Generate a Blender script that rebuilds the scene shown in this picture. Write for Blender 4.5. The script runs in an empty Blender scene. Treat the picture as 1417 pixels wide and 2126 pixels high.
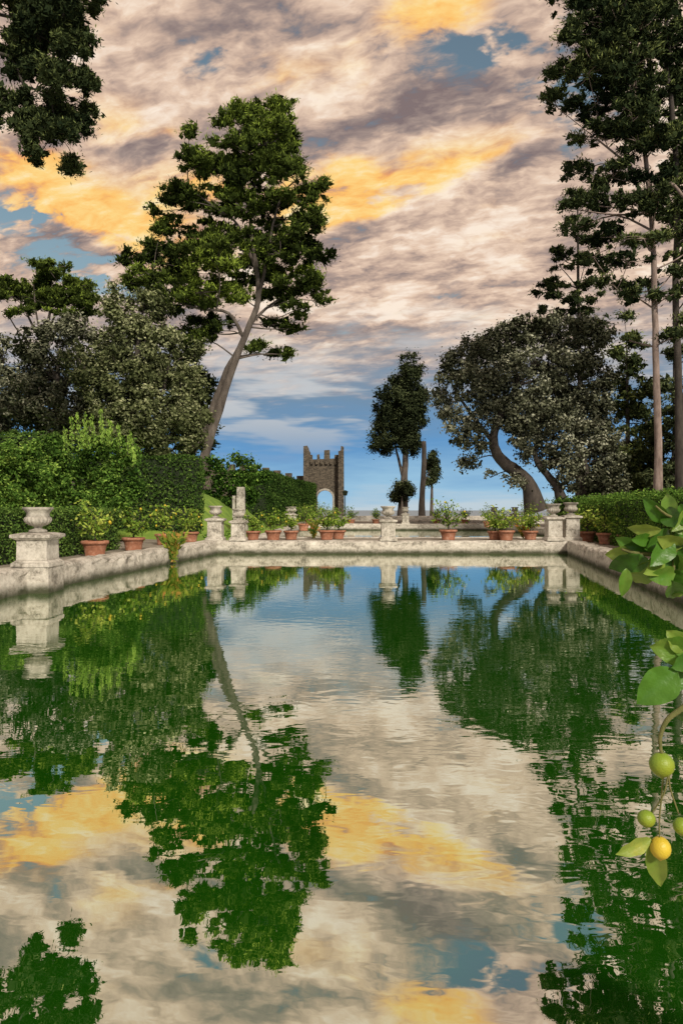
import bpy, math, random
import numpy as np
from mathutils import Vector
rng = np.random.default_rng(7); random.seed(7)
F=1417.0; CX=708.5; CY=1058.0; H=2.0
def W(px,py,d): return np.array([(px-CX)/F*d, d, H+(CY-py)/F*d])
def WX(px,d): return (px-CX)/F*d
def L(r,g,b):
    o=[]
    for c in (r,g,b):
        c/=255.0
        o.append(c/12.92 if c<=0.04045 else ((c+0.055)/1.055)**2.4)
    return (o[0],o[1],o[2],1.0)
scene=bpy.context.scene
COL=scene.collection
scene.view_settings.view_transform='Standard'
try: scene.view_settings.look='None'
except Exception: pass
scene.view_settings.exposure=0

# ------------------------------------------------------------ materials
def newmat(name):
    m=bpy.data.materials.new(name); m.use_nodes=True
    nt=m.node_tree
    return m,nt,nt.nodes['Principled BSDF'],nt.nodes['Material Output']
def ramp(nt,stops):
    n=nt.nodes.new('ShaderNodeValToRGB')
    cr=n.color_ramp
    while len(cr.elements)<len(stops): cr.elements.new(0.5)
    for e,(p,c) in zip(cr.elements,stops):
        e.position=p; e.color=c if len(c)==4 else (*c,1)
    return n
def noise(nt,scale,detail=5,rough=0.6,vec=None,dist=0.0,dim='3D'):
    n=nt.nodes.new('ShaderNodeTexNoise'); n.noise_dimensions=dim
    n.inputs['Scale'].default_value=scale
    n.inputs['Detail'].default_value=detail; n.inputs['Roughness'].default_value=rough
    n.inputs['Distortion'].default_value=dist
    if vec is not None: nt.links.new(vec,n.inputs['Vector'])
    return n
def objcoord(nt):
    return nt.nodes.new('ShaderNodeTexCoord').outputs['Object']
def geopos(nt):
    return nt.nodes.new('ShaderNodeNewGeometry').outputs['Position']
def noisemat(name,stops,scale,rough=0.9,bump=0.3,bdist=0.02,bscale=None,stretch=None,detail=6):
    m,nt,b,o=newmat(name)
    v=geopos(nt)
    if stretch:
        mp=nt.nodes.new('ShaderNodeMapping'); mp.inputs['Scale'].default_value=stretch
        nt.links.new(v,mp.inputs['Vector']); v=mp.outputs['Vector']
    n=noise(nt,scale,detail,0.65,v)
    r=ramp(nt,stops); nt.links.new(n.outputs['Fac'],r.inputs['Fac'])
    nt.links.new(r.outputs['Color'],b.inputs['Base Color'])
    b.inputs['Roughness'].default_value=rough
    if bump>0:
        n2=noise(nt,bscale or scale*4,4,0.7,v)
        bp=nt.nodes.new('ShaderNodeBump'); bp.inputs['Strength'].default_value=bump; bp.inputs['Distance'].default_value=bdist
        nt.links.new(n2.outputs['Fac'],bp.inputs['Height']); nt.links.new(bp.outputs['Normal'],b.inputs['Normal'])
    return m
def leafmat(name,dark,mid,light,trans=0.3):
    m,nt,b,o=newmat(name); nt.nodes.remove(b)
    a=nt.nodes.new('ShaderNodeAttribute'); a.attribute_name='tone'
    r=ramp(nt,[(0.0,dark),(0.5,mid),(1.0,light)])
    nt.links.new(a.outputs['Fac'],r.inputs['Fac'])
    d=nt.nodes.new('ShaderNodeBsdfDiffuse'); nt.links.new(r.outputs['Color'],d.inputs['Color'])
    if trans<=0:
        nt.links.new(d.outputs[0],o.inputs['Surface']); return m
    t=nt.nodes.new('ShaderNodeBsdfTranslucent'); nt.links.new(r.outputs['Color'],t.inputs['Color'])
    mx=nt.nodes.new('ShaderNodeMixShader'); mx.inputs[0].default_value=trans
    nt.links.new(d.outputs[0],mx.inputs[1]); nt.links.new(t.outputs[0],mx.inputs[2])
    nt.links.new(mx.outputs[0],o.inputs['Surface'])
    return m
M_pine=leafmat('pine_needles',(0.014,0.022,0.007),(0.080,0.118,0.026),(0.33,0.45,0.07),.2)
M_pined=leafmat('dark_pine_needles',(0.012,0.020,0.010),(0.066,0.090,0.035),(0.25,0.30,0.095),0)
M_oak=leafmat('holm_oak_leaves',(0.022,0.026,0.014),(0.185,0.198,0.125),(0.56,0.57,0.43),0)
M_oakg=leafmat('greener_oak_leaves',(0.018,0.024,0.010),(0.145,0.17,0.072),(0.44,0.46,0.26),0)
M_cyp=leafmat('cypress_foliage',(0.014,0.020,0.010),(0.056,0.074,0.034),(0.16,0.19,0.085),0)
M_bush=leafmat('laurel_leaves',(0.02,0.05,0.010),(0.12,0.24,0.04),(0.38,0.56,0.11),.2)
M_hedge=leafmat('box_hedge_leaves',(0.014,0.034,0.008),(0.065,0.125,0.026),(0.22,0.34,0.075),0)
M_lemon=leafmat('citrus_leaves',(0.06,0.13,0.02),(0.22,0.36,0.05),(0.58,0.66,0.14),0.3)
M_canna=leafmat('canna_leaves',(0.08,0.18,0.03),(0.32,0.38,0.06),(0.80,0.38,0.13),0.3)
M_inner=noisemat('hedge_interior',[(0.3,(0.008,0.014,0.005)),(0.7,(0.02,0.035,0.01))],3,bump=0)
M_bark=noisemat('pine_bark',[(0.3,(0.05,0.04,0.034)),(0.55,(0.13,0.108,0.092)),(0.75,(0.23,0.20,0.172))],2.0,0.95,0.7,0.08,5,(1,1,0.3))
M_barkpale=noisemat('pale_pine_bark',[(0.3,(0.12,0.085,0.07)),(0.55,(0.28,0.215,0.185)),(0.75,(0.46,0.38,0.33))],3.0,0.95,0.6,0.05,6,(1,1,0.3))
M_barkd=noisemat('oak_bark',[(0.3,(0.025,0.02,0.017)),(0.7,(0.09,0.075,0.062))],2.0,0.95,0.6,0.05,5,(1,1,0.4))
M_gravel=noisemat('gravel',[(0.3,(0.16,0.14,0.11)),(0.55,(0.28,0.25,0.20)),(0.75,(0.38,0.34,0.28))],1.3,0.95,0.6,0.02,18)
M_lawn=noisemat('lawn_grass',[(0.3,(0.09,0.18,0.02)),(0.55,(0.20,0.33,0.04)),(0.75,(0.36,0.45,0.07))],0.8,0.95,0.6,0.03,14)
M_plain=noisemat('hazed_distant_land',[(0.3,(0.16,0.21,0.26)),(0.6,(0.26,0.31,0.36)),(0.8,(0.34,0.36,0.38))],0.004,1.0,0.0)  # blue-grey aerial haze of the far land is put into its base colour
M_terra=noisemat('terracotta',[(0.25,(0.20,0.085,0.05)),(0.5,(0.36,0.15,0.085)),(0.75,(0.50,0.30,0.22))],6,0.85,0.3,0.01,30)
M_soil=noisemat('potting_soil',[(0.3,(0.03,0.02,0.012)),(0.7,(0.08,0.055,0.035))],12)
M_cap=noisemat('lichened_stone_cap',[(0.3,(0.12,0.11,0.092)),(0.5,(0.37,0.345,0.295)),(0.7,(0.58,0.55,0.48))],3.5,0.9,0.6,0.03,14)

def stonemat():
    m,nt,b,o=newmat('weathered_travertine'); v=geopos(nt)
    n=noise(nt,1.7,8,0.72,v); n3=noise(nt,9,6,0.75,v)
    ad=nt.nodes.new('ShaderNodeMath'); ad.operation='MULTIPLY_ADD'; ad.inputs[1].default_value=0.45
    nt.links.new(n3.outputs['Fac'],ad.inputs[0])
    ml=nt.nodes.new('ShaderNodeMath'); ml.operation='MULTIPLY'; ml.inputs[1].default_value=0.55
    nt.links.new(n.outputs['Fac'],ml.inputs[0]); nt.links.new(ml.outputs[0],ad.inputs[2])
    r=ramp(nt,[(0.35,(0.08,0.074,0.06)),(0.43,(0.27,0.25,0.21)),(0.50,(0.49,0.46,0.40)),(0.62,(0.68,0.65,0.58))])
    nt.links.new(ad.outputs[0],r.inputs['Fac'])
    sp=nt.nodes.new('ShaderNodeSeparateXYZ'); nt.links.new(v,sp.inputs[0])
    nz=nt.nodes.new('ShaderNodeMath'); nz.operation='MULTIPLY_ADD'; nz.inputs[1].default_value=-0.5
    nt.links.new(n.outputs['Fac'],nz.inputs[0]); nt.links.new(sp.outputs['Z'],nz.inputs[2])
    mr=nt.nodes.new('ShaderNodeMapRange'); mr.interpolation_type='SMOOTHSTEP'
    mr.inputs['From Min'].default_value=-0.24; mr.inputs['From Max'].default_value=0.04
    nt.links.new(nz.outputs[0],mr.inputs['Value'])
    mx=nt.nodes.new('ShaderNodeMix'); mx.data_type='RGBA'
    mx.inputs['A'].default_value=(0.05,0.055,0.028,1)
    nt.links.new(mr.outputs[0],mx.inputs['Factor']); nt.links.new(r.outputs['Color'],mx.inputs['B'])
    nt.links.new(mx.outputs['Result'],b.inputs['Base Color']); b.inputs['Roughness'].default_value=0.9
    bp=nt.nodes.new('ShaderNodeBump'); bp.inputs['Strength'].default_value=0.8; bp.inputs['Distance'].default_value=0.04
    nt.links.new(n3.outputs['Fac'],bp.inputs['Height']); nt.links.new(bp.outputs['Normal'],b.inputs['Normal'])
    return m
M_stone=stonemat()
def towermat():
    m,nt,b,o=newmat('rubble_stone_masonry'); tc=objcoord(nt)
    mp=nt.nodes.new('ShaderNodeMapping'); mp.inputs['Rotation'].default_value=(math.radians(90),0,0)
    nt.links.new(tc,mp.inputs['Vector'])
    nw=noise(nt,1.5,3,0.5,tc)
    mxv=nt.nodes.new('ShaderNodeMix'); mxv.data_type='VECTOR'; mxv.inputs['Factor'].default_value=0.06
    nt.links.new(mp.outputs[0],mxv.inputs['A']); nt.links.new(nw.outputs['Color'],mxv.inputs['B'])
    br=nt.nodes.new('ShaderNodeTexBrick'); br.inputs['Scale'].default_value=1.6
    br.inputs['Color1'].default_value=(0.04,0.034,0.028,1); br.inputs['Color2'].default_value=(0.15,0.127,0.10,1)
    br.inputs['Mortar'].default_value=(0.20,0.175,0.14,1); br.inputs['Mortar Size'].default_value=0.03
    nt.links.new(mxv.outputs['Result'],br.inputs['Vector'])
    n=noise(nt,3,6,0.8,tc)
    r=ramp(nt,[(0.38,(0.25,0.25,0.25)),(0.6,(1.2,1.15,1.05))]); nt.links.new(n.outputs['Fac'],r.inputs['Fac'])
    mu=nt.nodes.new('ShaderNodeMix'); mu.data_type='RGBA'; mu.blend_type='MULTIPLY'; mu.inputs['Factor'].default_value=0.9
    nt.links.new(br.outputs['Color'],mu.inputs['A']); nt.links.new(r.outputs['Color'],mu.inputs['B'])
    nt.links.new(mu.outputs['Result'],b.inputs['Base Color']); b.inputs['Roughness'].default_value=0.95
    return m
M_tower=towermat()
def watermat():
    m,nt,b,o=newmat('green_pond_water'); v=geopos(nt)
    nt.nodes.remove(b)
    df=nt.nodes.new('ShaderNodeBsdfDiffuse')
    df.inputs['Color'].default_value=(0.016,0.14,0.003,1)
    gl=nt.nodes.new('ShaderNodeBsdfGlossy'); gl.inputs['Roughness'].default_value=0.0
    gl.inputs['Color'].default_value=(0.97,0.96,0.92,1)
    mp=nt.nodes.new('ShaderNodeMapping'); mp.inputs['Scale'].default_value=(1.0,1.7,1.0)
    nt.links.new(v,mp.inputs['Vector'])
    n1=noise(nt,3.4,2,0.5,mp.outputs[0],0.3); n2=noise(nt,0.8,1,0.5,mp.outputs[0],0.4)
    n3=noise(nt,0.12,1,0.5,v)
    mr=nt.nodes.new('ShaderNodeMapRange'); mr.inputs['From Min'].default_value=0.38; mr.inputs['From Max'].default_value=0.62
    mr.inputs['To Min'].default_value=0.3; mr.inputs['To Max'].default_value=1.8
    nt.links.new(n3.outputs['Fac'],mr.inputs['Value'])
    mu=nt.nodes.new('ShaderNodeMath'); mu.operation='MULTIPLY'
    nt.links.new(n1.outputs['Fac'],mu.inputs[0]); nt.links.new(mr.outputs[0],mu.inputs[1])
    ad=nt.nodes.new('ShaderNodeMath'); ad.operation='MULTIPLY_ADD'; ad.inputs[1].default_value=1.3
    nt.links.new(n2.outputs['Fac'],ad.inputs[0]); nt.links.new(mu.outputs[0],ad.inputs[2])
    bp=nt.nodes.new('ShaderNodeBump'); bp.inputs['Strength'].default_value=1.0; bp.inputs['Distance'].default_value=0.0012
    nt.links.new(ad.outputs[0],bp.inputs['Height'])
    nt.links.new(bp.outputs['Normal'],gl.inputs['Normal'])
    fr=nt.nodes.new('ShaderNodeFresnel'); fr.inputs['IOR'].default_value=1.33
    m2=nt.nodes.new('ShaderNodeMapRange'); m2.inputs['From Min'].default_value=0.0; m2.inputs['From Max'].default_value=0.6
    m2.inputs['To Min'].default_value=0.66; m2.inputs['To Max'].default_value=0.86
    nt.links.new(fr.outputs[0],m2.inputs['Value'])
    mx=nt.nodes.new('ShaderNodeMixShader'); nt.links.new(m2.outputs[0],mx.inputs[0])
    nt.links.new(df.outputs[0],mx.inputs[1]); nt.links.new(gl.outputs[0],mx.inputs[2])
    nt.links.new(mx.outputs[0],o.inputs['Surface'])
    return m
M_water=watermat()
def fruitmat(name,c1,c2):
    m,nt,b,o=newmat(name); v=objcoord(nt)
    n=noise(nt,9,3,0.5,v); r=ramp(nt,[(0.35,c1),(0.65,c2)]); nt.links.new(n.outputs['Fac'],r.inputs['Fac'])
    nt.links.new(r.outputs['Color'],b.inputs['Base Color']); b.inputs['Roughness'].default_value=0.45
    n2=noise(nt,260,2,0.5,v)
    bp=nt.nodes.new('ShaderNodeBump'); bp.inputs['Strength'].default_value=0.7; bp.inputs['Distance'].default_value=0.0015
    nt.links.new(n2.outputs['Fac'],bp.inputs['Height']); nt.links.new(bp.outputs['Normal'],b.inputs['Normal'])
    return m
M_lime=fruitmat('green_lemon_skin',(0.14,0.27,0.02),(0.30,0.38,0.03))
M_yel=fruitmat('ripe_lemon_skin',(0.52,0.40,0.02),(0.74,0.56,0.05))

# ------------------------------------------------------------ mesh helpers
def link(name,me,mat=None,parent=None,smooth=False):
    ob=bpy.data.objects.new(name,me); COL.objects.link(ob)
    if mat: me.materials.append(mat)
    if parent: ob.parent=parent
    if smooth: me.polygons.foreach_set('use_smooth',[True]*len(me.polygons))
    return ob
def empty(name,loc=(0,0,0)):
    e=bpy.data.objects.new(name,None); e.empty_display_size=0.5; COL.objects.link(e); return e
def pymesh(name,v,f,mat,parent=None,smooth=False):
    me=bpy.data.meshes.new(name); me.from_pydata([tuple(map(float,p)) for p in v],[],f); me.update()
    return link(name,me,mat,parent,smooth)
def quadmesh(name,V,nq,tone,mat,parent=None):
    me=bpy.data.meshes.new(name)
    me.vertices.add(nq*4); me.vertices.foreach_set('co',V.astype(np.float32).ravel())
    me.loops.add(nq*4); me.loops.foreach_set('vertex_index',np.arange(nq*4,dtype=np.int32))
    me.polygons.add(nq); me.polygons.foreach_set('loop_start',np.arange(0,nq*4,4,dtype=np.int32))
    at=me.attributes.new('tone','FLOAT','FACE'); at.data.foreach_set('value',tone.astype(np.float32))
    me.update(calc_edges=True)
    return link(name,me,mat,parent)
def norm(a): return a/(np.linalg.norm(a,axis=-1,keepdims=True)+1e-9)
class Leaves:
    def __init__(s): s.V=[]; s.T=[]
    def add(s,P,N,length,width,spread=0.8,tone=None,lv=0.35,flatface=False):
        """needles point along N; flat leaves (flatface) present their blade towards N"""
        n=len(P)
        if flatface:
            w_=norm(norm(N)+rng.normal(size=(n,3))*spread*.7); u=norm(np.cross(w_,rng.normal(size=(n,3)))); v=np.cross(w_,u)
        else:
            u=norm(norm(N)+rng.normal(size=(n,3))*spread); v=norm(np.cross(u,rng.normal(size=(n,3))))
        l=(length*(1+lv*rng.uniform(-1,1,n)))[:,None]; w=(width*(1+lv*rng.uniform(-1,1,n)))[:,None]
        q=np.stack([P-u*l*0.5,P+v*w*0.5,P+u*l*0.5,P-v*w*0.5],axis=1)
        s.V.append(q.reshape(-1,3)); s.T.append(np.clip(tone if tone is not None else rng.uniform(0.2,0.8,n),0,1))
    def build(s,name,mat,parent=None):
        V=np.concatenate(s.V); T=np.concatenate(s.T)
        return quadmesh(name,V,len(T),T,mat,parent)
class Tubes:
    def __init__(s): s.v=[]; s.f=[]
    def add(s,pts,rad,seg=8):
        pts=[np.array(p,float) for p in pts]; base=len(s.v); n=len(pts)
        for i,p in enumerate(pts):
            t=norm(pts[min(i+1,n-1)]-pts[max(i-1,0)])
            a=norm(np.cross(t,[0.13,1,0.07])); b=np.cross(t,a)
            for k in range(seg):
                an=2*math.pi*k/seg
                s.v.append(p+(a*math.cos(an)+b*math.sin(an))*rad[i])
        for i in range(n-1):
            for k in range(seg):
                s.f.append((base+i*seg+k,base+i*seg+(k+1)%seg,base+(i+1)*seg+(k+1)%seg,base+(i+1)*seg+k))
        s.f.append(tuple(base+(n-1)*seg+k for k in range(seg)))
    def build(s,name,mat,parent=None): return pymesh(name,s.v,s.f,mat,parent,True)
def smoothpath(pts,rad,sub=4,wob=0.0):
    P=[np.array(p,float) for p in pts]; o=[];r=[]
    n=len(P)
    for i in range(n-1):
        p0=P[max(i-1,0)];p1=P[i];p2=P[i+1];p3=P[min(i+2,n-1)]
        for k in range(sub):
            t=k/sub
            q=0.5*((2*p1)+(-p0+p2)*t+(2*p0-5*p1+4*p2-p3)*t*t+(-p0+3*p1-3*p2+p3)*t**3)
            o.append(q+rng.normal(size=3)*wob); r.append(rad[i]*(1-t)+rad[i+1]*t)
    o.append(P[-1]); r.append(rad[-1]); return o,r
def branch(T,a,b,r0,r1,sag=0.1,seg=5):
    a=np.array(a);b=np.array(b);d=np.linalg.norm(b-a)
    mid=(a+b)/2+rng.normal(size=3)*d*0.07; mid[2]+=d*sag*rng.uniform(-0.6,1)
    p,r=smoothpath([a,mid,b],[r0,(r0+r1)/2,r1],3)
    T.add(p,r,seg)

LOBE=1.13
def tree(name,d,trunks,lobes,mat,bark,subr=1.3,dens=1.0,nleaf=110,leaf=(0.42,0.13),flat=0.65,up=0.6,
         shell=0.35,depthspread=0.7,twigs=True,tonebias=0.0,tonefn=None,spread=0.8,droop=0.15,core=0.16,lobe=None,dspan=None,broad=False,tvar=.10):
    """trunks: list of (points[(px,py,doff)], r0, r1); lobes: (px,py,rx[,ry[,doff]]) sizes measured at distance d"""
    root=empty(name); T=Tubes(); LV=Leaves(); k=d/F; lm=lobe or LOBE
    skel=[]
    for pts,r0,r1 in trunks:
        n=len(pts)
        P=[W(p[0],p[1],d)+np.array([0,(p[2] if len(p)>2 else 0),0]) for p in pts]
        R=[r0+(r1-r0)*(i/(n-1))**0.85 for i in range(n)]
        if P[0][2]<4: R[0]*=1.35
        o,r=smoothpath(P,R,4,r0*0.04); T.add(o,r,10)
        skel+= list(zip(o,r))
    SP=np.array([s[0] for s in skel]); SR=np.array([s[1] for s in skel])
    ds=dspan if dspan is not None else depthspread*subr*3
    for lb in lobes:
        px,py,rx=lb[:3]; ry=lb[3] if len(lb)>3 else rx*0.85
        do=lb[4] if len(lb)>4 else rng.uniform(-1,1)*ds
        c=W(px,py,d)+np.array([0,do,0]); R=np.array([rx*k,rx*k*0.9,ry*k])*lm
        dist=np.linalg.norm(SP-c,axis=1)+np.maximum(0,SP[:,2]-c[2]+0.3*R[0])*2
        j=int(np.argmin(dist)); 
        if twigs: branch(T,SP[j],c-np.array([0,0,R[2]*0.3]),min(SR[j]*0.5,0.04+0.012*dist[j]),0.03,droop,6)
        vol=R[0]*R[2]
        ns=max(3,int(dens*3.2*vol/(subr*subr)))
        dirs=norm(rng.normal(size=(ns,3))); rr=rng.uniform(shell,1.12,ns)**0.8
        sc=c+dirs*rr[:,None]*np.maximum(R-subr*0.45,R*0.4)
        lt=rng.normal(0.42+tonebias,tvar)
        for q in sc:
            s=subr*rng.choice([0.45,0.6,0.8,1.0,1.25])
            if twigs and rng.random()<0.4: branch(T,c-np.array([0,0,R[2]*0.25]),q-np.array([0,0,s*0.25]),0.045,0.015,0.05,3)
            n=max(6,int(nleaf*(s/subr)**2))
            g=norm(rng.normal(size=(n,3)))*np.abs(rng.normal(0.68,0.27,n))[:,None]
            sq=np.array([rng.uniform(.8,1.3),rng.uniform(.8,1.3),flat*rng.uniform(.8,1.2)])
            P=q+g*s*sq
            N=g+np.array([0,0,up])
            tb=rng.normal(lt,0.10)
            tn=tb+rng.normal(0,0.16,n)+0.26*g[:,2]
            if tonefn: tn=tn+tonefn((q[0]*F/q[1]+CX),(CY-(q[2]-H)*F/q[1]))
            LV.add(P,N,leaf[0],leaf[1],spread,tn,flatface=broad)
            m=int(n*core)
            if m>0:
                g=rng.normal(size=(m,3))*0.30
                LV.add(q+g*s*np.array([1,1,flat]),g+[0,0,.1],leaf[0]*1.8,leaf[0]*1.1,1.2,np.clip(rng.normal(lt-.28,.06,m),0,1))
    T.build('trunk_and_branches',bark,root); LV.build('foliage',mat,root)
    return root

# ------------------------------------------------------------ trees
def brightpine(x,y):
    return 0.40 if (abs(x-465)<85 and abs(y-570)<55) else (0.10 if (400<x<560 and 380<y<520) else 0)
tree('pine_tree',62,
  [([(403,1045),(428,935),(455,850),(482,765),(512,690),(536,620),(530,540),(520,470),(528,390),(540,310),(545,240)],0.50,0.05),
   ([(385,952,1),(418,890,1),(447,820,.8),(470,765,.5),(500,715,.2),(520,670)],0.40,0.22),
   ([(536,620),(556,540,-.5),(572,460,-1),(598,400,-1),(640,375,-1)],0.18,0.04),
   ([(505,700),(480,660,-1.5),(430,655,-2),(385,640,-2),(330,590,-2)],0.18,0.05),
   ([(522,670),(560,625,1),(610,600,1),(665,580,1)],0.16,0.04),
   ([(530,560),(500,480,-1),(450,440,-1),(400,400,-1),(395,360,-1)],0.14,0.04)],
  [(540,222,62,30),(492,248,42,30),(596,240,38,34),(465,298,44,30),(540,285,68,38),(606,290,30,30),(520,345,80,40),
   (405,304,20,20),(400,345,26,26),(425,355,40,30),(668,374,24,26),(634,405,42,32),(575,375,62,40),(455,395,66,40),(385,430,42,34),(510,440,58,36),(545,410,50,34),
   (355,470,38,30),(430,480,64,38),(335,520,46,30),(595,455,52,32),(655,450,28,24),(280,546,22,24),(315,585,46,30),(385,545,70,40),
   (465,570,66,38,-4),(430,620,58,32,-3),(365,620,50,30),(622,515,52,28),(670,550,28,22),(585,540,44,28),(655,600,38,20),(672,632,22,14),
   (612,640,40,18),(600,590,44,22),(570,722,34,16),(600,728,18,10),(520,712,28,18),(465,690,28,18),(405,668,42,22),(430,705,34,18),(350,650,40,22),(545,500,42,30),(480,520,50,32),
   (480,345,56,36),(308,500,26,28),(640,470,38,28),(290,600,24,20),(410,590,60,30),(330,445,18,18),(368,390,15,14),(560,320,60,34),(490,610,36,28),
   (575,600,44,26,1.5),(560,660,34,18,1.5),(610,670,26,12),(560,555,44,30,2),(575,480,50,30,2),(620,350,32,24),(510,560,50,34,2),(450,660,40,22,1),(640,560,40,22,1),(500,500,50,36,2),
   (590,430,30,20,-2.5),(560,350,34,22,-2.5),(505,400,34,22,-2.5),(610,500,26,18,-2.5)],
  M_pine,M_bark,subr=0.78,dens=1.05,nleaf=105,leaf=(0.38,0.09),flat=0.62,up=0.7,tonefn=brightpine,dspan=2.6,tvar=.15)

tree('pine_tree',80,[([(80,950),(85,760),(95,690),(110,620)],0.45,0.1),([(90,720),(60,660),(35,610)],0.2,0.06),([(93,700),(140,650),(170,610)],0.2,0.06),([(88,740),(40,690),(15,650)],0.15,0.05),([(92,700),(120,640),(130,590)],0.15,0.05),([(90,715),(75,650),(70,590)],0.15,0.05)],
  [(100,572,60,20),(50,588,44,20),(150,598,42,22),(22,618,22,20),(185,622,20,15),(80,598,55,20),(130,615,50,20),(14,650,14,12),(110,562,50,16),(60,615,50,18),(170,640,26,12),(30,600,30,20),(100,630,50,14),(190,640,14,10),(60,650,30,10),(140,655,30,10)],
  M_pine,M_bark,subr=0.9,dens=1.1,nleaf=100,leaf=(0.46,0.12),flat=0.6,up=0.9,tonebias=0.05,lobe=1.2,dspan=3)

tree('holm_oak_tree',54,[([(270,1050),(275,900),(285,760),(290,660)],0.5,0.12),([(275,880),(200,800),(160,740)],0.3,0.08),([(276,900),(330,830),(350,760)],0.3,0.08)],
  [(290,635,50,45),(325,645,30,45),(250,650,42,50),(300,700,66,50),(235,740,60,50),(320,770,56,55),(270,790,70,55),(345,720,30,40),(180,760,55,50),(270,720,60,60),
   (290,850,80,60),(370,840,40,55),(210,850,70,60),(350,900,70,55),(250,910,90,55),(400,900,40,45),(385,800,32,45),(415,860,26,50),(405,780,18,30),(240,830,80,60),(400,730,16,30)],
  M_oakg,M_barkd,subr=0.72,dens=0.95,nleaf=85,leaf=(0.26,0.15),flat=0.95,up=0.3,broad=True,tvar=.13)
tree('holm_oak_tree',58,[([(110,1050),(115,900),(120,760)],0.5,0.12),([(112,920),(60,830),(40,780)],0.3,0.08)],
  [(130,695,40,32),(100,730,55,42),(165,690,42,38),(70,770,60,48),(130,780,70,55),(30,820,50,50),(100,840,80,58),(160,840,70,55),(20,880,50,50),(90,900,90,50),(170,900,70,50),(60,725,22,22),(-10,740,22,50),(-30,800,40,90),(200,710,36,40),(60,830,60,50),(130,860,80,50),(0,840,40,60)],
  M_oak,M_barkd,subr=0.76,dens=0.9,nleaf=85,leaf=(0.28,0.15),flat=0.95,up=0.4,broad=True,tvar=.13)
tree('conifer_tree',72,[([(385,1000),(388,800),(385,690)],0.4,0.1)],
  [(385,720,36,40),(360,780,60,45),(400,790,45,40),(420,850,35,40),(380,860,60,50),(422,900,26,50),(430,790,10,16),(360,940,60,40),(300,900,60,60)],
  M_pined,M_barkd,subr=1.0,dens=1.0,nleaf=100,leaf=(0.42,0.14),flat=0.6,up=0.0)

tree('pine_tree',34,[([(-260,1090),(-250,700),(-230,300),(-200,-60),(-180,-300)],0.5,0.2),([(-240,400),(-120,210),(0,110),(50,180),(72,250)],0.16,0.03),
   ([(-210,0),(-100,20),(0,30),(70,50),(130,80)],0.14,0.03),([(-205,-60),(0,-60),(120,-40),(200,-20)],0.13,0.03),([(50,180),(100,200),(120,280)],0.06,0.02),([(50,70),(100,120),(160,150)],0.06,0.02)],
  [(45,15,50,36),(110,25,46,30),(10,60,30,30),(90,80,46,28),(150,95,36,30),(172,70,20,22),(210,2,26,14),(160,140,34,28),(95,135,40,28),(180,170,20,24),
   (135,195,38,30),(50,205,28,20),(20,225,26,28),(90,245,46,30),(156,240,28,28),(130,290,38,28),(75,295,34,26),(88,332,30,18),(142,322,22,18),(-5,262,14,14),(-60,100,50,40),(-100,200,60,40),(-90,0,60,50),(110,-40,90,40),
   (20,110,30,20),(60,70,50,30),(120,170,40,30),(110,230,40,30),(60,250,30,24),(40,150,26,14),(0,0,50,40),(170,205,20,20),(130,60,40,30),(60,110,40,30),(100,200,40,40),(150,50,40,30),(180,110,24,24)],
  M_pined,M_barkd,subr=0.42,dens=1.25,nleaf=120,leaf=(0.22,0.055),flat=0.8,up=0.3,core=.2,dspan=1.3)

tree('cypress_tree',110,[([(835,1085),(838,1000),(842,930),(835,860),(840,780)],0.75,0.15),([(838,1000),(826,950),(818,920)],0.3,0.12)],
  [(845,760,22,24),(858,785,28,26),(835,795,34,30),(815,830,36,32),(850,830,36,32),(870,825,20,20),(800,860,30,32),(835,865,44,34),(868,870,18,30),(792,890,24,28),(820,900,38,30),(855,900,28,28),
   (788,920,20,20),(805,930,22,18),(845,925,26,20),(876,805,12,14),(860,935,14,12),(830,840,40,40),(840,890,40,40)],
  M_cyp,M_bark,subr=1.0,dens=1.3,nleaf=120,leaf=(0.36,0.16),flat=1.1,up=0.8,twigs=False,lobe=1.05,broad=True)
tree('round_shrub',108,[([(834,1080),(834,1030)],0.2,0.1)],[(834,1022,26,25),(822,1032,14,14),(848,1017,14,18)],M_cyp,M_bark,subr=0.8,dens=1.5,nleaf=130,leaf=(0.34,0.17),flat=1,twigs=False,lobe=1.0,broad=True)
tree('dead_tree_trunk',100,[([(875,1090),(876,1030),(880,960),(879,916)],0.45,0.33),([(878,1000),(886,990),(892,975)],0.12,0.05)],[(880,925,3,3)],M_cyp,M_barkd,subr=0.2,nleaf=3,twigs=False)
tree('cypress_tree',104,[([(895,1085),(896,1000),(894,950)],0.25,0.06)],[(893,950,8,14),(897,968,13,16),(900,985,13,14),(893,1000,11,10),(905,975,8,10)],M_cyp,M_bark,subr=0.7,dens=1.4,nleaf=130,leaf=(0.36,0.16),flat=1.2,twigs=False,broad=True)

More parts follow.
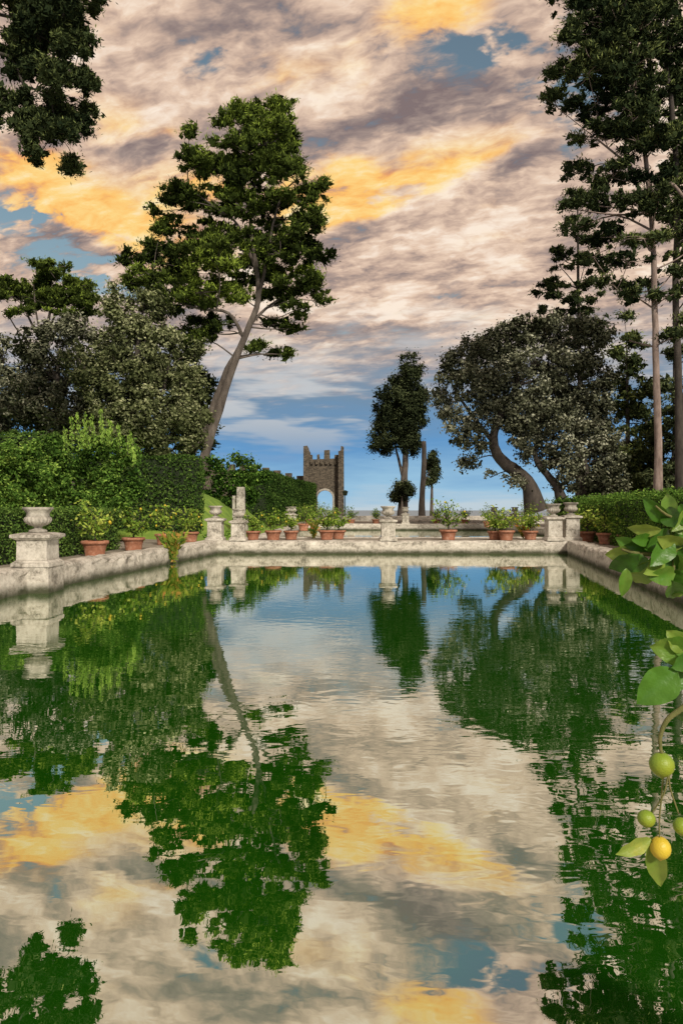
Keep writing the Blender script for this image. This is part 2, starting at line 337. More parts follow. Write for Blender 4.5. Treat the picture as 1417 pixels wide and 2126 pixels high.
tree('holm_oak_tree',60,[([(1112,1062),(1098,1010),(1062,972),(1032,945),(1024,905),(1040,860),(1070,800)],0.80,0.2),([(1170,1060),(1158,1015),(1135,985),(1110,950),(1120,880)],0.5,0.15),
   ([(1030,925),(985,870),(950,820)],0.25,0.08),([(1205,1060),(1215,980),(1200,900)],0.4,0.15)],
  [(1110,680,60,38),(1060,700,54,40),(1165,690,54,40),(1210,720,50,44),(1005,725,46,38),(960,745,42,38),(928,772,26,28),(1030,760,64,46),(1110,745,74,50),(1190,775,64,50),(1245,790,42,48),(935,815,34,34),
   (980,800,50,44),(1060,830,68,46),(1140,820,68,48),(1220,850,58,48),(1262,860,26,44),(925,860,22,26),(965,870,42,34),(1090,890,58,42),(1160,890,64,46),(1240,910,45,46),(950,910,24,24),(990,925,22,24),(1005,860,40,34),
   (1130,950,54,36),(1190,955,54,42),(1240,965,36,38),(1080,930,30,24),(972,955,18,18),(1050,995,30,16),(1185,1000,40,26),(1225,1005,36,27),(1100,860,70,50),(1020,985,18,18),(1180,840,60,50),(1060,780,60,40),(1260,1000,40,36),(1260,930,36,40)],
  M_oak,M_barkd,subr=0.76,dens=0.95,nleaf=90,leaf=(0.28,0.16),flat=0.95,up=0.4,broad=True,tvar=.12,tonebias=-.03)
tree('fir_tree',66,[([(1202,1060),(1203,800),(1200,600),(1198,420)],0.35,0.06)],
  [(1198,425,9,14),(1192,455,20,12),(1212,462,16,12),(1180,488,26,12),(1215,495,24,12),(1170,520,34,13),(1222,528,28,13),(1160,552,30,13),(1205,556,34,14),(1235,565,24,12),(1148,585,34,13),(1195,592,40,14),(1140,612,34,13),(1200,625,44,16),
   (1125,640,24,12),(1165,648,40,14),(1222,650,44,18),(1210,690,60,24),(1180,400,10,8),(1205,395,8,12)],
  M_pined,M_barkd,subr=0.65,dens=0.95,nleaf=60,leaf=(0.38,0.10),flat=0.5,up=0.0,depthspread=0.5,lobe=1.1)
tree('pine_tree',44,[([(1364,1075),(1366,950),(1362,800),(1358,640),(1354,480),(1340,330),(1310,150),(1290,20),(1280,-150)],0.28,0.08),
   ([(1352,400),(1390,380),(1420,410),(1450,440)],0.12,0.08),([(1348,380),(1290,330),(1240,290)],0.10,0.05),([(1355,640),(1310,610),(1280,600)],0.06,0.03),([(1358,560),(1400,540),(1430,520)],0.06,0.03)],
  [(1225,30,44,36),(1290,20,60,40),(1180,85,30,30),(1235,95,50,34),(1300,90,64,40),(1162,142,32,26),(1215,155,54,34),(1285,165,64,40),(1165,192,36,24),(1230,220,54,34),(1300,240,60,36),(1205,262,26,18),
   (1250,290,50,30),(1310,310,54,34),(1215,330,32,22),(1275,355,50,28),(1340,380,44,22),(1250,400,42,26),(1195,405,24,16),(1300,430,50,26),(1215,450,34,20),(1270,480,48,26),(1240,520,36,18),(1320,505,50,18),(1290,550,46,16),(1250,585,32,14),(1330,580,45,15),(1290,620,34,12),(1375,620,40,14),(1330,690,30,10),
   (1390,700,30,12),(1400,560,40,16),(1270,-60,120,60),(1260,60,60,44,-1.5),(1260,130,60,40,-1.5),(1270,200,60,40,-1.5),(1290,270,50,40,-1.5),(1340,440,40,24),(1200,180,50,30),(1350,300,40,24,-1)],
  M_pined,M_barkpale,subr=0.58,dens=1.0,nleaf=100,leaf=(0.29,0.07),flat=0.7,up=0.4,core=.15,dspan=2.0,tvar=.13)
tree('pine_tree',50,[([(1412,1075),(1408,800),(1402,600),(1405,400),(1395,230),(1380,120),(1385,0),(1390,-160)],0.30,0.10),([(1400,300),(1440,240),(1480,200)],0.2,0.1)],
  [(1350,40,50,40),(1400,50,50,44),(1370,120,50,38),(1425,150,40,40),(1350,190,50,34),(1405,240,50,34),(1370,300,50,30),(1430,330,40,34),(1390,350,40,22),(1400,440,44,24),(1430,480,40,24),(1360,450,36,20),(1420,600,40,20),(1460,300,60,80),(1480,100,70,90),(1480,500,60,60),(1400,-60,100,50),
   (1385,500,44,20),(1380,540,40,15),(1425,660,34,15),(1400,400,50,24),(1350,250,40,34)],
  M_pined,M_barkd,subr=0.66,dens=0.95,nleaf=100,leaf=(0.32,0.085),flat=0.7,up=0.4,core=.15,dspan=2.0,tvar=.13,tonebias=.04)
tree('fir_tree',74,[([(1300,1060),(1302,880),(1300,700)],0.4,0.06)],
  [(1300,700,24,20),(1290,740,34,24),(1320,760,34,24),(1285,790,40,26),(1330,810,44,26),(1290,850,50,34),(1340,870,50,34),(1300,920,60,40),(1290,980,60,44),(1340,960,50,44),(1340,1010,60,34),(1260,1010,50,34),(1310,650,22,14),(1340,710,30,16)],
  M_pined,M_barkd,subr=1.0,dens=1.0,nleaf=90,leaf=(0.42,0.15),flat=0.6,up=0.0,tonebias=.12)
tree('fir_tree',68,[([(1400,1060),(1400,880),(1398,660)],0.4,0.06)],
  [(1395,740,36,20),(1420,790,36,22),(1375,800,32,20),(1400,840,50,30),(1420,900,60,40),(1385,930,50,40),(1400,990,70,44),(1440,960,60,60),(1450,840,50,60),(1360,1010,40,30),(1395,690,26,12),(1450,700,40,40)],
  M_cyp,M_barkd,subr=1.0,dens=1.0,nleaf=90,leaf=(0.42,0.15),flat=0.6,up=0.0,tonebias=.14,broad=True)

# ------------------------------------------------------------ bushes and hedges
tree('laurel_bush',31,[([(150,1090),(150,1000)],0.2,0.1)],
  [(30,950,60,44),(90,945,60,44),(150,945,60,44),(215,932,52,42),(250,960,40,40),(20,1000,60,48),(90,1000,70,50),(160,1000,70,50),(235,1005,56,48),(120,1040,80,40),(220,1045,66,36),(40,1045,60,40),(-40,980,70,70),(272,950,20,30),(278,1010,22,34)],
  M_bush,M_barkd,subr=0.42,dens=1.0,nleaf=70,leaf=(0.15,0.08),flat=0.95,up=0.5,depthspread=0.5,twigs=False,lobe=1.08,broad=True,tvar=.13)
def shoots(name,base,n,mat):
    root=empty(name); T=Tubes(); LV=Leaves()
    for (px,py0,py1,d) in base:
        a=W(px,py0,d); b=W(px+rng.uniform(-8,8),py1,d)
        T.add([a,(a+b)/2+rng.normal(size=3)*.03,b],[.015,.012,.006],4)
        t=rng.uniform(0,1,n); P=a+(b-a)*t[:,None]+rng.normal(size=(n,3))*0.05
        N=rng.normal(size=(n,3)); N[:,2]=np.abs(N[:,2])+1.2
        LV.add(P,N,0.17,0.07,0.3,rng.uniform(0.55,1.0,n))
    T.build('stems',M_barkd,root); LV.build('foliage',mat,root)
shoots('laurel_shoots',[(150,930,868,30),(163,935,858,30),(178,930,856,30.5),(196,925,862,30),(212,920,850,30),(216,925,875,31),(232,925,870,30.5),(250,935,880,30),(265,945,900,30),(140,940,890,30.5),(185,930,880,29.8),(280,960,925,30),(170,930,890,29.5),(225,925,892,29.5)],80,M_bush)
def hedge(name,path,wid,z0,z1,dens,leaf,mat,wob=0.06,tone=0.45):
    """clipped hedge along a path of (x,y) points: dense leafy skin over a dark core"""
    root=empty(name); LV=Leaves(); v=[];f=[]
    for i in range(len(path)-1):
        a=np.array(path[i],float); b=np.array(path[i+1],float)
        if isinstance(z1,(list,tuple)): za,zb=z1[i],z1[i+1]
        else: za=zb=z1
        t=norm(b-a); n=np.array([-t[1],t[0]]); ln=np.linalg.norm(b-a)
        c=0.12; bs=len(v)
        for (q,zz) in ((a,za),(b,zb)):
            for s,z in ((-1,z0),(1,z0),(1,zz-c),(-1,zz-c)):
                e=q+n*s*(wid/2-c); v.append((e[0],e[1],z))
        f+=[(bs,bs+1,bs+2,bs+3),(bs+4,bs+7,bs+6,bs+5),(bs,bs+4,bs+5,bs+1),(bs+1,bs+5,bs+6,bs+2),(bs+2,bs+6,bs+7,bs+3),(bs+3,bs+7,bs+4,bs)]
        hh=(za+zb)/2-z0
        for side,area in (('l',ln*hh),('r',ln*hh),('t',ln*wid),('e0',wid*hh),('e1',wid*hh)):
            m=int(area*dens); 
            if m<=0: continue
            s=rng.uniform(0,1,m); h=rng.uniform(0,1,m); zt=za+(zb-za)*s
            if side in 'lr':
                sg=1 if side=='l' else -1
                xy=a+(b-a)*s[:,None]+n*sg*wid/2; z=z0+(zt-z0)*h; N=np.tile([n[0]*sg,n[1]*sg,0.3],(m,1))
            elif side=='t':
                xy=a+(b-a)*s[:,None]+n*((h-.5)*wid)[:,None]; z=zt; N=np.tile([0,0,1.0],(m,1))
            else:
                q=a if side=='e0' else b; sg=-1 if side=='e0' else 1
                xy=q+n*((s-.5)*wid)[:,None]; z=z0+((za if side=='e0' else zb)-z0)*h; N=np.tile([t[0]*sg,t[1]*sg,0.3],(m,1))
            P=np.column_stack([xy,z]); 
            w=np.sin(P[:,0]*2.1+P[:,2]*3)+np.sin(P[:,1]*1.7-P[:,2]*2.3)+np.sin(P[:,0]*5+P[:,1]*4.1)
            P=P+norm(N)*(wob*w*0.5)[:,None]+rng.normal(size=P.shape)*wob*0.9
            LV.add(P,N,leaf,leaf*0.6,1.3,tone+0.06*w+rng.normal(0,0.2,m),flatface=True)
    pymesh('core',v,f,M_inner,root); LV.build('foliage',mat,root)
hedge('clipped_hedge',[(-11.2,10),(-9.9,20.5),(-9.3,26.6)],1.3,0.45,1.97,560,0.085,M_hedge,0.05,.55)
hedge('clipped_hedge',[(-24,39),(WX(408,39),39.5)],2.4,0.4,H+(CY-948)/F*38.5,180,0.15,M_hedge,0.09,0.34)
hedge('clipped_hedge',[(-40,34.5),(WX(120,34.5),34.5)],1.6,0.4,H+(CY-905)/F*34.5,160,0.15,M_hedge,0.10,0.40)
hedge('clipped_hedge',[(WX(528,66),66),(WX(640,106),106)],2.4,0.4,[H+(CY-980)/F*66,H+(CY-1008)/F*106],110,0.20,M_hedge,0.12,0.2)
hedge('clipped_hedge',[(10.5,17),(11.6,24),(13.6,37)],1.3,0.45,2.5,400,0.09,M_bush,0.10,0.36)
hedge('clipped_hedge',[(13.0,40),(26,44)],2.0,0.45,2.6,180,0.15,M_hedge,0.10,0.4)
tree('olive_bush',58,[([(480,1080),(480,1000)],0.2,0.1)],
  [(490,955,34,20),(455,975,36,26),(510,975,34,26),(435,1010,34,34),(480,1005,44,32),(525,1005,26,26),(445,1040,36,24),(500,1035,40,26),(420,985,14,20),(550,990,16,18),(400,1000,20,30)],
  M_bush,M_barkd,subr=0.65,dens=0.95,nleaf=80,leaf=(0.24,0.12),flat=0.9,up=0.5,tonebias=-0.10,twigs=False,broad=True)
def rowtrees():
    lobes=[]
    for px in range(-300,330,45): lobes.append((px,rng.uniform(985,1020),50,45))
    tree('background_thicket',78,[([(0,1070),(0,1020)],0.2,0.1)],lobes,M_cyp,M_barkd,subr=1.6,dens=1.0,nleaf=120,leaf=(0.5,0.25),twigs=False)
    lobes=[]
    for px in range(1240,1700,50): lobes.append((px,rng.uniform(985,1020),50,45))
    tree('background_thicket',84,[([(1400,1070),(1400,1020)],0.2,0.1)],lobes,M_cyp,M_barkd,subr=1.6,dens=1.0,nleaf=120,leaf=(0.5,0.25),twigs=False)
rowtrees()

# ------------------------------------------------------------ ground, ponds
GZ=0.45
XL=lambda y:-7.6+(y-15.2)*0.128      # inner faces of the pond walls
XR=lambda y:7.2+(y-14.4)*0.18
Y0,Y1=1.6,30.8
P2=(-4.0,15.5,37.5,66.5)
wl=0.5
gv=[];gf=[]
def gpoly(pts,z=GZ):
    b=len(gv); gv.extend([(x,y,z) for x,y in pts]); gf.append(tuple(range(b,b+len(pts))))
gpoly([(-260,-60),(260,-60),(260,Y0-wl),(-260,Y0-wl)])
gpoly([(-260,Y0-wl),(XL(Y0)-wl,Y0-wl),(XL(Y1)-wl,Y1+wl),(-260,Y1+wl)])
gpoly([(XR(Y0)+wl,Y0-wl),(260,Y0-wl),(260,Y1+wl),(XR(Y1)+wl,Y1+wl)])
gpoly([(-260,Y1+wl),(260,Y1+wl),(260,P2[2]),(-260,P2[2])])
gpoly([(-260,P2[2]),(P2[0],P2[2]),(P2[0],P2[3]),(-260,P2[3])])
gpoly([(P2[1],P2[2]),(260,P2[2]),(260,P2[3]),(P2[1],P2[3])])
gpoly([(-260,P2[3]),(260,P2[3]),(260,135),(-260,135)])
pymesh('ground',gv,gf,M_gravel)
pymesh('distant_plain',[(-30000,130,-45),(30000,130,-45),(30000,40000,-45),(-30000,40000,-45)],[(0,1,2,3)],M_plain)
pymesh('pond_water',[(XL(Y0)-.3,Y0-.3,0),(XR(Y0)+.3,Y0-.3,0),(XR(Y1)+.3,Y1+.3,0),(XL(Y1)-.3,Y1+.3,0)],[(0,1,2,3)],M_water)
pymesh('pond_water',[(P2[0]-.3,P2[2]-.3,0),(P2[1]+.3,P2[2]-.3,0),(P2[1]+.3,P2[3]+.3,0),(P2[0]-.3,P2[3]+.3,0)],[(0,1,2,3)],M_water)

def kerbwall(name,a,b,inn,width,z0,z1,mat=M_stone,bev=0.1,step=0.35,rough=0.02):
    """stone wall from a to b; inn = unit normal toward water. Rounded top, irregular surface."""
    a=np.array(a,float);b=np.array(b,float);ln=np.linalg.norm(b-a);n=max(2,int(ln/step))
    inn=np.array(inn,float); inn/=np.linalg.norm(inn)
    prof=[(0,z0),(0,z0+(z1-z0)*.25),(0.0,z0+(z1-z0)*.5),(-0.01,z1-bev*1.6),(-0.03,z1-bev*.8),(-bev*.6,z1-bev*.25),(-bev*1.3,z1),(-width*.5,z1+0.01),(-width+bev,z1),(-width+.03,z1-bev*.4),(-width,z1-bev),(-width,z0)]
    v=[];f=[];m=len(prof)
    for i in range(n+1):
        p=a+(b-a)*i/n
        seam = -0.025 if (i%5==0 and 0<i<n) else 0
        for j,(o,z) in enumerate(prof):
            q=p+inn*(o+rng.normal()*rough*(0 if j==0 else 1)+seam*(1 if 3<=j<=7 else .3))
            v.append((q[0],q[1],z+(rng.normal()*rough*.7+seam*.8 if 2<j<10 else 0)))
    for i in range(n):
        for j in range(m-1):
            f.append((i*m+j,i*m+j+1,(i+1)*m+j+1,(i+1)*m+j))
    f.append(tuple(range(m))); f.append(tuple((n)*m+j for j in range(m-1,-1,-1)))
    return pymesh(name,v,f,mat,None,False)
kerbwall('pond_wall',(XL(Y0),Y0),(XL(Y1),Y1),(1,-.128),0.75,-0.3,0.60)
kerbwall('pond_wall',(XR(Y0),Y0),(XR(Y1),Y1),(-1,.18),0.75,-0.3,0.60)
kerbwall('pond_wall',(XL(Y1)-.75,Y1),(XR(Y1)+.75,Y1),(0,-1),0.85,-0.3,0.58)
kerbwall('pond_wall',(XL(Y0)-.75,Y0),(XR(Y0)+.75,Y0),(0,1),0.75,-0.3,0.60)
kerbwall('pond_wall',(P2[0],P2[2]),(P2[0],P2[3]),(1,0),0.7,-0.3,0.6,step=.8)
kerbwall('pond_wall',(P2[1],P2[2]),(P2[1],P2[3]),(-1,0),0.7,-0.3,0.6,step=.8)
kerbwall('pond_wall',(P2[0]-.7,P2[3]),(P2[1]+.7,P2[3]),(0,-1),0.8,-0.3,0.62,step=.8)
kerbwall('pond_wall',(P2[0]-.7,P2[2]+.02),(P2[1]+.7,P2[2]+.02),(0,1),0.6,-0.3,0.5,step=.8)
kerbwall('parapet_wall',(-4.0,92),(30,92),(0,-1),0.6,0.3,1.15,step=1.0)
kerbwall('parapet_wall',(5,76),(24,74),(0,-1),0.6,0.3,0.85,step=1.0)

def lawn():
    v=[];f=[];nx,ny=40,30
    def sm(t): t=min(max(t,0),1); return t*t*(3-2*t)
    for j in range(ny+1):
        for i in range(nx+1):
            x=-5.2-40*i/nx; y=33.5+60*j/ny
            z=0.454+2.9*sm((-x-6.6)/5.0)*sm((y-36)/10)+0.06*math.sin(x*1.3)*math.sin(y*.9)*sm((-x-7)/2)
            v.append((x,y,z))
    for j in range(ny):
        for i in range(nx):
            a=j*(nx+1)+i; f.append((a,a+nx+1,a+nx+2,a+1))
    pymesh('lawn',v,f,M_lawn,None,True)
lawn()
hedge('grass_verge',[(-6.9,36.5),(-6.2,50)],1.0,0.4,0.62,200,0.12,M_bush,0.05,0.6)

# ------------------------------------------------------------ stone tower
def tower():
    d=112; x0,x1=WX(630,d),WX(714,d); root=empty('stone_tower')
    zb=0.4; ztop=H+(CY-944)/F*d; zc=H+(CY-928)/F*d
    cx=WX(674,d); aw=WX(690,d)-WX(674,d); zs=H+(CY-1034)/F*d
    def slab(name,outline,y0,y1):
        n=len(outline); v=[(x,y0,z) for x,z in outline]+[(x,y1,z) for x,z in outline]
        f=[tuple(range(n-1,-1,-1)),tuple(range(n,2*n))]+[(i,(i+1)%n,n+(i+1)%n,n+i) for i in range(n)]
        return pymesh(name,v,f,M_tower,root)
    w=0.95
    arch=[(cx+aw*math.cos(a),zs+aw*math.sin(a)) for a in np.linspace(0,math.pi,15)]
    a0,a1=x0+w,x1-w; mw=(a1-a0)
    top=[(a0,ztop),(a0+mw*.10,ztop),(a0+mw*.10,ztop-.75),(a0+mw*.26,ztop-.75),(a0+mw*.26,ztop),(a0+mw*.34,ztop+.1),(a0+mw*.36,ztop-.7),(a0+mw*.5,ztop-.7),(a0+mw*.51,ztop+.75),(a0+mw*.70,ztop+.8),(a0+mw*.71,ztop-.65),(a0+mw*.86,ztop-.6),(a0+mw*.87,ztop),(a1,ztop)]
    out=[(a1,zb),(cx+aw,zb)]+arch+[(cx-aw,zb),(a0,zb)]+top
    slab('front_wall',out,d,d+1.2)
    slab('left_pier',[(x0,zb),(x0+w,zb),(x0+w,zc-.6),(x0+w*.75,zc-.5),(x0+w*.7,zc+.1),(x0+.05,zc)],d-1.6,d+4.5)
    slab('right_pier',[(x1-w,zb),(x1,zb),(x1-.05,zc-.1),(x1-w*.55,zc+.05),(x1-w*.6,zc-.7),(x1-w,zc-.8)],d-1.6,d+4.5)
    v=[];f=[];ar=np.linspace(0,math.pi,17)
    inner=[(cx+aw,zb)]+[(cx+aw*math.cos(a),zs+aw*math.sin(a)) for a in ar]+[(cx-aw,zb)]
    o=aw+.32
    outer=[(cx+o,zb)]+[(cx+o*math.cos(a),zs+o*math.sin(a)) for a in ar]+[(cx-o,zb)]
    n=len(inner)
    for (x,z) in inner: v.append((x+(0.01 if x<cx else -.01),d-.12,z))
    for (x,z) in outer: v.append((x,d-.12,z))
    for (x,z) in inner: v.append((x+(0.01 if x<cx else -.01),d+1.3,z))
    for (x,z) in outer: v.append((x,d-.002,z))
    for i in range(n-1):
        f+=[(i,i+1,n+i+1,n+i),(i,2*n+i,2*n+i+1,i+1),(n+i,n+i+1,3*n+i+1,3*n+i)]
    pymesh('arch_surround',v,f,M_cap,root)
    for i in range(6):
        x=a0+mw*(i+.5)/6
        slab('corbel_%d'%i,[(x-.18,ztop-1.6),(x+.18,ztop-1.6),(x+.2,ztop-1.0),(x-.2,ztop-1.0)],d-.35,d-.003)
    pr=empty('crenellated_wall')
    x=WX(628,d); z=H+(CY-988)/F*(d+2); pts=[]
    xs=x; k=0
    while xs>-26:
        pts+= [(xs,z),(xs-1.1,z),(xs-1.1,z-.9),(xs-1.9,z-.9)]; xs-=1.9; z+=0.45 if k<4 else .05; k+=1
    out=[(x,.4)]+pts+[(xs,.4)]; n=len(out)
    v=[(q[0],d+1.5,q[1]) for q in out]+[(q[0],d+2.5,q[1]) for q in out]
    pymesh('wall',v,[tuple(range(n)),tuple(range(2*n-1,n-1,-1))]+[(i,n+i,n+(i+1)%n,(i+1)%n) for i in range(n)],M_tower,pr)
tower()

# ------------------------------------------------------------ urns and pedestals
def frustum(v,f,x,y,w0,w1,z0,z1,bevel=0.0):
    b=len(v)
    for w,z in ((w0,z0),(w1,z1)):
        for sx,sy in ((-1,-1),(1,-1),(1,1),(-1,1)): v.append((x+sx*w/2,y+sy*w/2,z))
    f+=[(b+3,b+2,b+1,b),(b+4,b+5,b+6,b+7)]+[(b+i,b+(i+1)%4,b+4+(i+1)%4,b+4+i) for i in range(4)]
URN=[(0.0,0),(.20,0),(.21,.03),(.19,.06),(.10,.09),(.085,.12),(.11,.145),(.20,.18),(.275,.24),(.30,.30),(.285,.35),(.25,.385),(.262,.405),(.25,.43),(.262,.47),(.30,.52),(.345,.55),(.35,.58),(.33,.60),(.28,.60),(.25,.55),(.22,.48),(0,.46)]
def lathe(prof,x,y,z,s,seg,gad=None,sz=1.0):
    v=[];f=[];m=len(prof)
    for j,(r,h) in enumerate(prof):
        for k in range(seg):
            a=2*math.pi*k/seg; rr=r
            if gad and gad[0]<=h<=gad[1] and r>.15 and j<12: rr=r*(1+0.06*(abs(math.sin(a*9))*2-1))
            v.append((x+rr*s*math.cos(a),y+rr*s*math.sin(a),z+h*s*sz))
    for j in range(m-1):
        for k in range(seg): f.append((j*seg+k,j*seg+(k+1)%seg,(j+1)*seg+(k+1)%seg,(j+1)*seg+k))
    return v,f
def pedestal_urn(x,y,z0,ztop,w=0.78,us=1.0,water=False):
    root=empty('stone_urn_on_pedestal'); v=[];f=[]
    if water: frustum(v,f,x,y,w*1.14,w*1.10,-.3,z0+.02)
    frustum(v,f,x,y,w*1.16,w*1.14,z0+(.0201 if water else 0),z0+.12)
    frustum(v,f,x,y,w*1.12,w*.94,z0+.121,z0+.18)
    frustum(v,f,x,y,w*.92,w*.90,z0+.181,ztop-.16)
    frustum(v,f,x,y,w*.92,w*1.14,ztop-.159,ztop-.10)
    frustum(v,f,x,y,w*1.2,w*1.2,ztop-.099,ztop-.02)
    frustum(v,f,x,y,w*1.16,w*.7,ztop-.019,ztop+.02)
    ob=pymesh('pedestal',v,f,M_stone,root)
    bv=ob.modifiers.new('b','BEVEL'); bv.width=0.012; bv.segments=2
    v,f=lathe(URN,x,y,ztop+.021,us,72,(.15,.38)); pymesh('urn',v,f,M_cap,root,True)
pedestal_urn(-7.42,16.7,0.60,1.42,0.80,1.03,water=True)
d=31.25
pedestal_urn(WX(447,d),d+.05,0.58,1.60,0.72,0.92)
pedestal_urn(WX(495,d),d,0.58,1.50,0.66,0.86)
pedestal_urn(WX(805,d),d,0.58,1.55,0.68,0.98)
pedestal_urn(WX(1148,d),d,0.58,1.66,0.70,0.98)
pedestal_urn(WX(1184,d+.4),d+.4,0.58,1.72,0.70,0.98)
for px,dd,w in ((608,60,.7),(841,67,.7),(1025,67,.7),(1068,67,.75),(600,66,.7)):
    pedestal_urn(WX(px,dd),dd,0.6,1.6,w,1.05)
def pillar():
    root=empty('stone_pillar'); v=[];f=[]; x=WX(500,44);y=44
    frustum(v,f,x,y,.85,.85,.45,1.5); frustum(v,f,x,y,.95,.95,1.501,1.62); frustum(v,f,x,y,.52,.46,1.621,3.45)
    pymesh('shaft',v,f,M_stone,root)
    v=[];f=[]; frustum(v,f,WX(487,44),44.3,.34,.34,.45,2.9); pymesh('post',v,f,M_stone,root)
pillar()
def lantern(px,d,ptop):
    root=empty('street_lamp'); x=WX(px,d); z=H+(CY-ptop)/F*d
    T=Tubes(); T.add([(x,d,.45),(x,d,1.0),(x,d,z-.6)],[.12,.07,.06],8); T.build('post',M_inner,root)
    v=[];f=[]; frustum(v,f,x,d,.5,.8,z-.6,z-.05); frustum(v,f,x,d,.9,.2,z-.049,z+.15); pymesh('lantern_head',v,f,M_inner,root)
lantern(716,96,1020)

# ------------------------------------------------------------ potted lemon trees
POT=[(0,0),(.30,0),(.33,.03),(.31,.06),(.36,.30),(.395,.40),(.40,.41),(.445,.42),(.455,.46),(.45,.52),(.42,.53),(.39,.52),(.37,.46),(0,.455)]
def sphere_v(c,r,seg=8,sz=1.2):
    v=[];f=[]
    for j in range(seg+1):
        th=math.pi*j/seg
        for k in range(seg): v.append((c[0]+r*math.sin(th)*math.cos(2*math.pi*k/seg),c[1]+r*math.sin(th)*math.sin(2*math.pi*k/seg),c[2]+r*sz*math.cos(th)))
    for j in range(seg):
        for k in range(seg): f.append((j*seg+k,(j+1)*seg+k,(j+1)*seg+(k+1)%seg,j*seg+(k+1)%seg))
    return v,f
def potted(px,d,w,ph,pw,z=GZ,tone=.5,fruit=4):
    """w pot width m; ph plant height; pw plant width"""
    root=empty('potted_lemon_tree'); x=WX(px,d); s=w/.91
    v,f=lathe(POT,x,d,z,s,28); pymesh('terracotta_pot',v,f,M_terra,root,True)
    v,f=lathe([(0,.47),(.36,.47)],x,d,z,s,20); pymesh('soil',v,f,M_soil,root)
    zt=z+.47*s; T=Tubes(); LV=Leaves(); c0=np.array([x,d,zt])
    T.add([c0,c0+[.02,0,ph*.2],c0+[0,.02,ph*.35]],[.035,.03,.025],6)
    nb=15; tips=[]
    for i in range(nb):
        a=2*math.pi*i/nb+rng.uniform(-.3,.3); e=c0+np.array([math.cos(a)*pw*.5*rng.uniform(.35,1.2),math.sin(a)*pw*.5*rng.uniform(.4,1),ph*rng.uniform(.35,1.25)])
        st=c0+np.array([0,0,ph*rng.uniform(.15,.35)]); branch(T,st,e,.018,.006,.2,4)
        m=24; t=rng.uniform(.3,1.05,m)[:,None]; P=st+(e-st)*t+rng.normal(size=(m,3))*.085*max(pw,.8)
        LV.add(P,(P-st)*1.0+[0,0,.1],.16,.08,.9,rng.normal(tone,.24,m),flatface=(i%2==0)); tips.append(e)
    T.build('stems',M_barkd,root); LV.build('foliage',M_lemon,root)
    fv=[];ff=[]
    for i in range(fruit):
        v,f=sphere_v(tips[i*2%nb]-np.array([0,.08,.12]),.045); b=len(fv); fv+=v; ff+=[tuple(q+b for q in g) for g in f]
    if fruit: pymesh('lemons',fv,ff,M_yel,root,True)
for a in [(197,22.6,.90,1.15,1.25,GZ,.6,3),(277,25.8,.86,1.0,1.45,GZ,.4,2),(341,30,.84,1.15,1.25,GZ,.5,6),(395,32.6,.84,1.1,1.3,GZ,.5,3),
          (525,34.8,.8,.8,1.1,GZ,.4,2),(567,34.5,.86,.9,1.2,GZ,.4,2),(604,35.2,.8,.8,1.1,GZ,.5,2),(678,35,.86,1.1,1.2,GZ,.4,3),(702,35.9,.8,1.0,1.3,GZ,.4,2),
          (930,34.6,.92,1.3,1.75,GZ,.3,3),(1027,34.8,.8,.9,1.2,GZ,.5,2),(1050,34.2,.88,.95,1.3,GZ,.6,3),(1100,35,.8,.8,1.1,GZ,.5,2),
          (1218,32.8,.85,1.05,1.6,GZ,.6,3),(1258,30.4,.88,1.0,1.6,GZ,.55,3),(1302,28.6,.88,1.1,1.6,GZ,.5,3),(1352,27,.88,1.1,1.5,GZ,.5,3),
          (550,70,.9,1.2,1.6,GZ,.4,0),(640,73,.9,1.3,1.6,GZ,.4,0),(665,70,.9,1.6,1.8,GZ,.4,0),(688,73,.9,1.4,1.8,GZ,.4,0),(728,70.5,.9,1.2,1.5,GZ,.3,0),(780,72,.9,1.0,1.2,GZ,.3,0),(905,71,.9,1.0,1.3,GZ,.4,0),(965,71,.9,1.0,1.3,GZ,.4,0),
          (1012,60,.9,1.2,1.6,GZ,.5,0),(1095,55,.9,1.3,1.6,GZ,.5,0),(630,50,.9,1.2,1.6,GZ,.4,0),(652,56,.9,1.3,1.6,GZ,.4,0),(1150,46,.9,1.4,1.8,GZ,.5,0),(1185,43,.9,1.4,1.8,GZ,.5,0)]:
    potted(*a)
def canna(x,y,z,h,w,n=46):
    root=empty('canna_plant'); LV=Leaves()
    for i in range(n):
        a=rng.uniform(0,2*math.pi); t=rng.uniform(.1,1); hh=rng.uniform(.1,.9)
        c=np.array([x+math.cos(a)*w*t*hh,y+math.sin(a)*w*t*hh,z+h*hh])
        dr=np.array([math.cos(a)*(.3+t),math.sin(a)*(.3+t),rng.uniform(.1,1.6)])
        LV.add(c[None,:],dr[None,:],.38,.10,.25,np.array([rng.choice([.05,.15,.3,.45,.6,.9])+rng.uniform(-.08,.08)]))
    LV.build('foliage',M_canna,root)
canna(XL(25.2)+.12,25.2,.0,1.25,.72,230)
canna(WX(652,37.2),36.6,.45,1.1,.6,110); canna(WX(1085,36),36,.45,1.0,.6,110)

